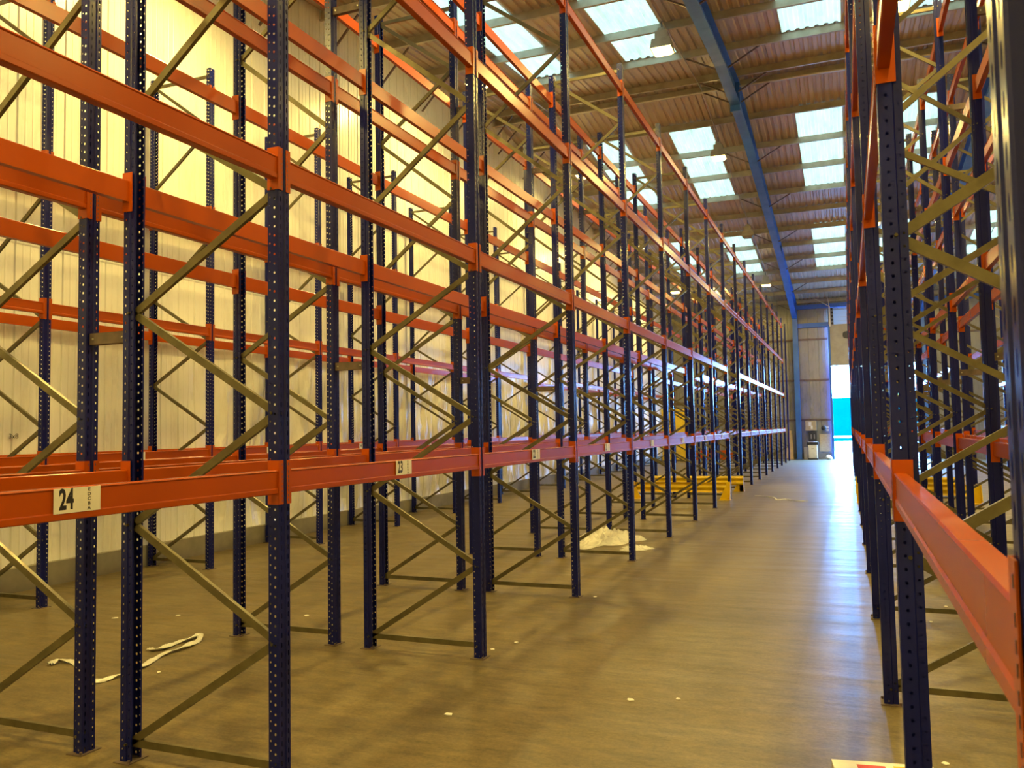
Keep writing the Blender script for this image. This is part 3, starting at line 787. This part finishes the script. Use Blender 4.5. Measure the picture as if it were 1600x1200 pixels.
# orange beam stood on end, yellow stillage and stack of spare beams near the far wall
o_ = MB().box(-.06, .06, -.05, .05, 0, 2.15).obj('spare_upright_beam', 'orange'); bevel(o_, .006); o_.location = (-3.78, 45.9, 0); tag(o_, 'orange beam stood on end against the far wall', 'spare beam')
t = empty('yellow_stillage', (-8.55, 44.6, 0))
fr = MB()
for xx in (-.6, .6):
    for yy in (-.5, .5): fr.box(xx - .04, xx + .04, yy - .04, yy + .04, 0, 2.75)
for z in (.12, 1.45, 2.7):
    for yy in (-.5, .5): fr.box(-.6, .6, yy - .03, yy + .03, z - .04, z + .04)
    for xx in (-.6, .6): fr.box(xx - .03, xx + .03, -.5, .5, z - .04, z + .04)
fr.obj('frame', 'yellow', t)
for z0, z1 in ((.16, .95), (1.5, 2.6)): MB().box(-.56, .56, -.47, -.45, z0, z1).obj('side_panel', 'yellow', t)
tag(t, 'tall yellow steel stillage near the corner of the far wall', 'stillage')
sb0 = None
for i in range(10):
    r_, c_ = divmod(i, 3)
    if sb0 is None: sb0 = bevel(MB().box(-1.0, 1.0, -.03, .03, 0, .115).obj('spare_beam', 'orange'), .004); o_ = sb0
    else: o_ = sb0.copy(); COL.objects.link(o_)
    o_.location = (-6.45 + .03 * c_ - .05 * r_, 43.6 + .12 * c_, .10 + .121 * r_)
    tag(o_, 'spare orange beam in the low pile, layer %s from floor, %s row' % (ordinal(r_) if r_ else 'first', ('front', 'middle', 'back')[c_]), 'spare beam', 'pile of spare orange beams')
for xx in (-7.2, -5.75):
    o_ = MB().box(-.05, .05, -.25, .25, 0, .10).obj('timber_bearer', 'wood'); o_.location = (xx, 43.72, 0); tag(o_, ('left' if xx < -6 else 'right') + ' timber bearer under the pile of spare orange beams', 'bearer', 'bearers under the beam pile')

# ------------------------------------------------------------------ seen through the doorway
t = empty('curtain_trailer', (1.6, 61.0, 0))
MB().box(-6.0, 6.0, -1.2, 1.2, 1.02, 3.56).obj('curtain', 'blue_container', t)
MB().box(-6.0, 6.0, -1.22, 1.22, .88, 1.02).obj('side_rail', 'white', t)
MB().box(-6.0, 6.0, -1.2, 1.2, .66, .88).obj('chassis', 'blue_container', t)
for xx in (-4.6, 4.2): MB().tube((xx, -1.15, .5), (xx, -.85, .5), .5, 18).obj('wheel', 'dark', t)
for xx in (-.62, 2.4): MB().box(xx - .04, xx + .04, -1.26, -1.22, .75, 1.30).obj('buckle', 'white', t)
for xx in (-2.5, 3.0): MB().box(xx - .06, xx + .06, -1.0, -.9, 0, .66).obj('landing_leg', 'grey', t)
tag(t, 'bright blue trailer with a white rail seen through the doorway', 'trailer')

# ------------------------------------------------------------------ litter on the floor
def ribbon(pts, w, name, h=.012):
    """flat crumpled band laid along plan points"""
    mb = MB(); P = [Vector((p[0], p[1], 0)) for p in pts]; dense = []
    for i in range(len(P) - 1):
        a = P[max(i - 1, 0)]; b_ = P[i]; c_ = P[i + 1]; d = P[min(i + 2, len(P) - 1)]
        for k in range(6):
            t = k / 6; dense.append(.5 * ((2 * b_) + (-a + c_) * t + (2 * a - 5 * b_ + 4 * c_ - d) * t * t + (-a + 3 * b_ - 3 * c_ + d) * t ** 3))
    dense.append(P[-1]); K = 7; rows = []
    for i, p in enumerate(dense):
        d = (dense[min(i + 1, len(dense) - 1)] - dense[max(i - 1, 0)]).normalized(); n = Vector((-d.y, d.x, 0)); r = []
        ww = w * (.75 + .5 * noise.noise(Vector((i * .21, 1.3, 0))))
        for j in range(K):
            u = (j / (K - 1) - .5); z = .004 + h * (1 + math.cos(u * 17 + i * .3)) * .5 + .008 * abs(noise.noise(Vector((i * .4, j * 1.1, 5))))
            r.append(len(mb.v)); mb.v.append(tuple(p + n * u * ww + Vector((0, 0, z))))
        rows.append(r)
    for a, b_ in zip(rows, rows[1:]):
        for j in range(K - 1): mb.f.append((a[j], a[j + 1], b_[j + 1], b_[j]))
    o = mb.obj(name, 'poly'); return o
M['wrap'] = simple('white_stretch_wrap', (0.82, 0.80, 0.70), (0.62, 0.60, 0.52), 0.35, 0.0, 22)
def wrap_mat(o): o.data.materials.clear(); o.data.materials.append(M['wrap']); return o
# one long rope of twisted stretch wrap under the near left rack
path = [(-6.00, 4.88), (-6.03, 4.98), (-5.91, 4.98), (-5.79, 4.95), (-5.55, 4.80), (-5.38, 4.69), (-5.25, 4.65), (-5.21, 4.73), (-5.20, 4.83), (-5.21, 5.05), (-5.30, 5.26), (-5.34, 5.45), (-5.33, 5.60), (-5.36, 5.75), (-5.41, 5.89), (-5.53, 6.02), (-5.51, 5.91), (-5.51, 5.79), (-5.52, 5.70), (-5.49, 5.55), (-5.52, 5.48), (-5.59, 5.50)]
o_ = wrap_mat(ribbon(path, .062, 'stretch_wrap_rope', .02)); tag(o_, 'long twisted white strip of stretch wrap lying under the near left rack', 'plastic strip')
# crumpled polythene sheet halfway down
def sheet_pile(cx, cy, rx, ry, hgt, name):
    nx, ny = 70, 50; mb = MB()
    for j in range(ny + 1):
        for i in range(nx + 1):
            u, v = i / nx * 2 - 1, j / ny * 2 - 1; r = math.hypot(u, v)
            ang = math.atan2(v, u); edge = 1 + .18 * math.sin(3 * ang + 1) + .12 * math.sin(7 * ang)
            s = 1 / max(1, r / max(abs(math.cos(ang)), abs(math.sin(ang))) ** 0 ) if False else 1
            px, py = u * math.sqrt(1 - v * v / 2), v * math.sqrt(1 - u * u / 2)
            rr = math.hypot(px, py); dome = max(0, 1 - rr ** 2.2)
            q = Vector((px * 4, py * 5, 2.0))
            fold = abs(noise.noise(q)) * 1.0 + abs(noise.noise(q * 2.2)) * .5 + abs(noise.noise(q * 5)) * .15
            mb.v.append((cx + px * rx * edge, cy + py * ry * edge, .006 + hgt * (dome * (.35 + fold) + .03 * fold)))
    for j in range(ny):
        for i in range(nx):
            a = j * (nx + 1) + i; mb.f.append((a, a + 1, a + nx + 2, a + nx + 1))
    return mb.obj(name, 'poly')
o_ = sheet_pile(-3.72, 13.15, .50, .90, .17, 'polythene_sheet'); tag(o_, 'crumpled clear polythene sheet heaped under the left aisle rack', 'plastic sheet')
o_ = sheet_pile(-3.02, 12.35, .22, .30, .05, 'polythene_scrap'); tag(o_, 'flat tail of clear polythene beside the aisle upright', 'plastic scrap')
# thin trail of torn wrap across the far aisle
o_ = wrap_mat(ribbon([(-2.28, 22.3), (-2.0, 22.1), (-1.77, 21.8), (-1.65, 21.2), (-1.45, 21.4), (-1.25, 21.0), (-0.95, 20.9)], .05, 'wrap_trail', .012)); tag(o_, 'thin trail of torn white wrap across the middle of the aisle', 'plastic strip')
# printed card at the foot of the near right upright
t = empty('printed_card', (.13, 4.62, 0), math.radians(8))
MB().box(-.24, .26, -.30, .30, .002, .016).obj('card', 'label', t)
MB().box(-.12, .02, .18, .25, .016, .0165).obj('print', 'red_ink', t)
MB().box(.06, .16, .16, .26, .016, .0165).obj('print', 'yellow_ink', t)
tag(t, 'cream card with red and yellow print on the floor at bottom right', 'card')
scr = [(-4.991, 5.009, 'right of the long wrap strip'), (-6.902, 6.345, 'behind the long wrap strip on the left'), (-6.518, 6.206, 'beyond the wrap strip, left of the dark joint'), (-6.366, 6.632, 'left of the near bracing beyond the strip'), (-2.80, 6.42, 'at the foot of the second aisle upright'), (-2.70, 6.69, 'just past the foot of the second aisle upright'), (-5.085, 7.03, 'between left racks behind the near aisle frame'), (-2.60, 8.75, 'by the foot of the third aisle upright'), (-1.416, 5.534, 'alone in the open aisle, left of middle'), (-2.449, 4.878, 'in the yellow patch of aisle floor'), (-1.12, 5.65, 'near the cross joint in the aisle'), (-3.05, 18.4, 'under the left rack before the yellow barrier'), (.831, 9.285, 'under the right rack, farther one'), (.639, 8.54, 'under the right rack, nearer one'), (.42, 5.05, 'under the right rack beside the near brace')]
for i, (x, y, w) in enumerate(scr):
    mb = MB(); n = 5; a0 = random.random() * 6; r = .018 + .014 * random.random()
    pts = [(math.cos(a0 + k * 2 * math.pi / n) * r * (.6 + .7 * random.random()), math.sin(a0 + k * 2 * math.pi / n) * r * (.6 + .7 * random.random())) for k in range(n)]
    mb.prism(pts, 0.001, .006, 2); o_ = mb.obj('paper_scrap', 'paper'); o_.location = (x, y, 0)
    tag(o_, 'tiny white scrap ' + w, 'scrap', 'white scraps on the floor')
# handwritten mark on the cladding
mk = text_mesh('3x8', .085, 'wall_marking', 'ink', 1.0, 0.0)
o_ = link('wall_marking', mk); o_.matrix_world = Matrix.Translation((LX + .012, 7.02, 1.85)) @ Matrix(((0, 0, 1, 0), (1, 0, 0, 0), (0, 1, 0, 0), (0, 0, 0, 1)))
tag(o_, 'small black handwritten mark on the white wall at far left', 'marking')
# smooth soft meshes
for o_ in COL.objects:
    if o_.type == 'MESH' and o_.name.split('.')[0] in ('polythene_sheet', 'polythene_scrap', 'stretch_wrap_rope', 'wrap_trail', 'crumpled_bag', 'body'):
        for p_ in o_.data.polygons: p_.use_smooth = True
# window for daylight sampling at the doorway
pd = bpy.data.lights.new('doorway_portal', 'AREA'); pd.shape = 'RECTANGLE'; pd.size = DX1 - DX0; pd.size_y = DZ; pd.cycles.is_portal = True
po = bpy.data.objects.new('doorway_portal', pd); COL.objects.link(po); po.location = ((DX0 + DX1) / 2, FARY + .05, DZ / 2); po.rotation_euler = (math.radians(-90), 0, 0)
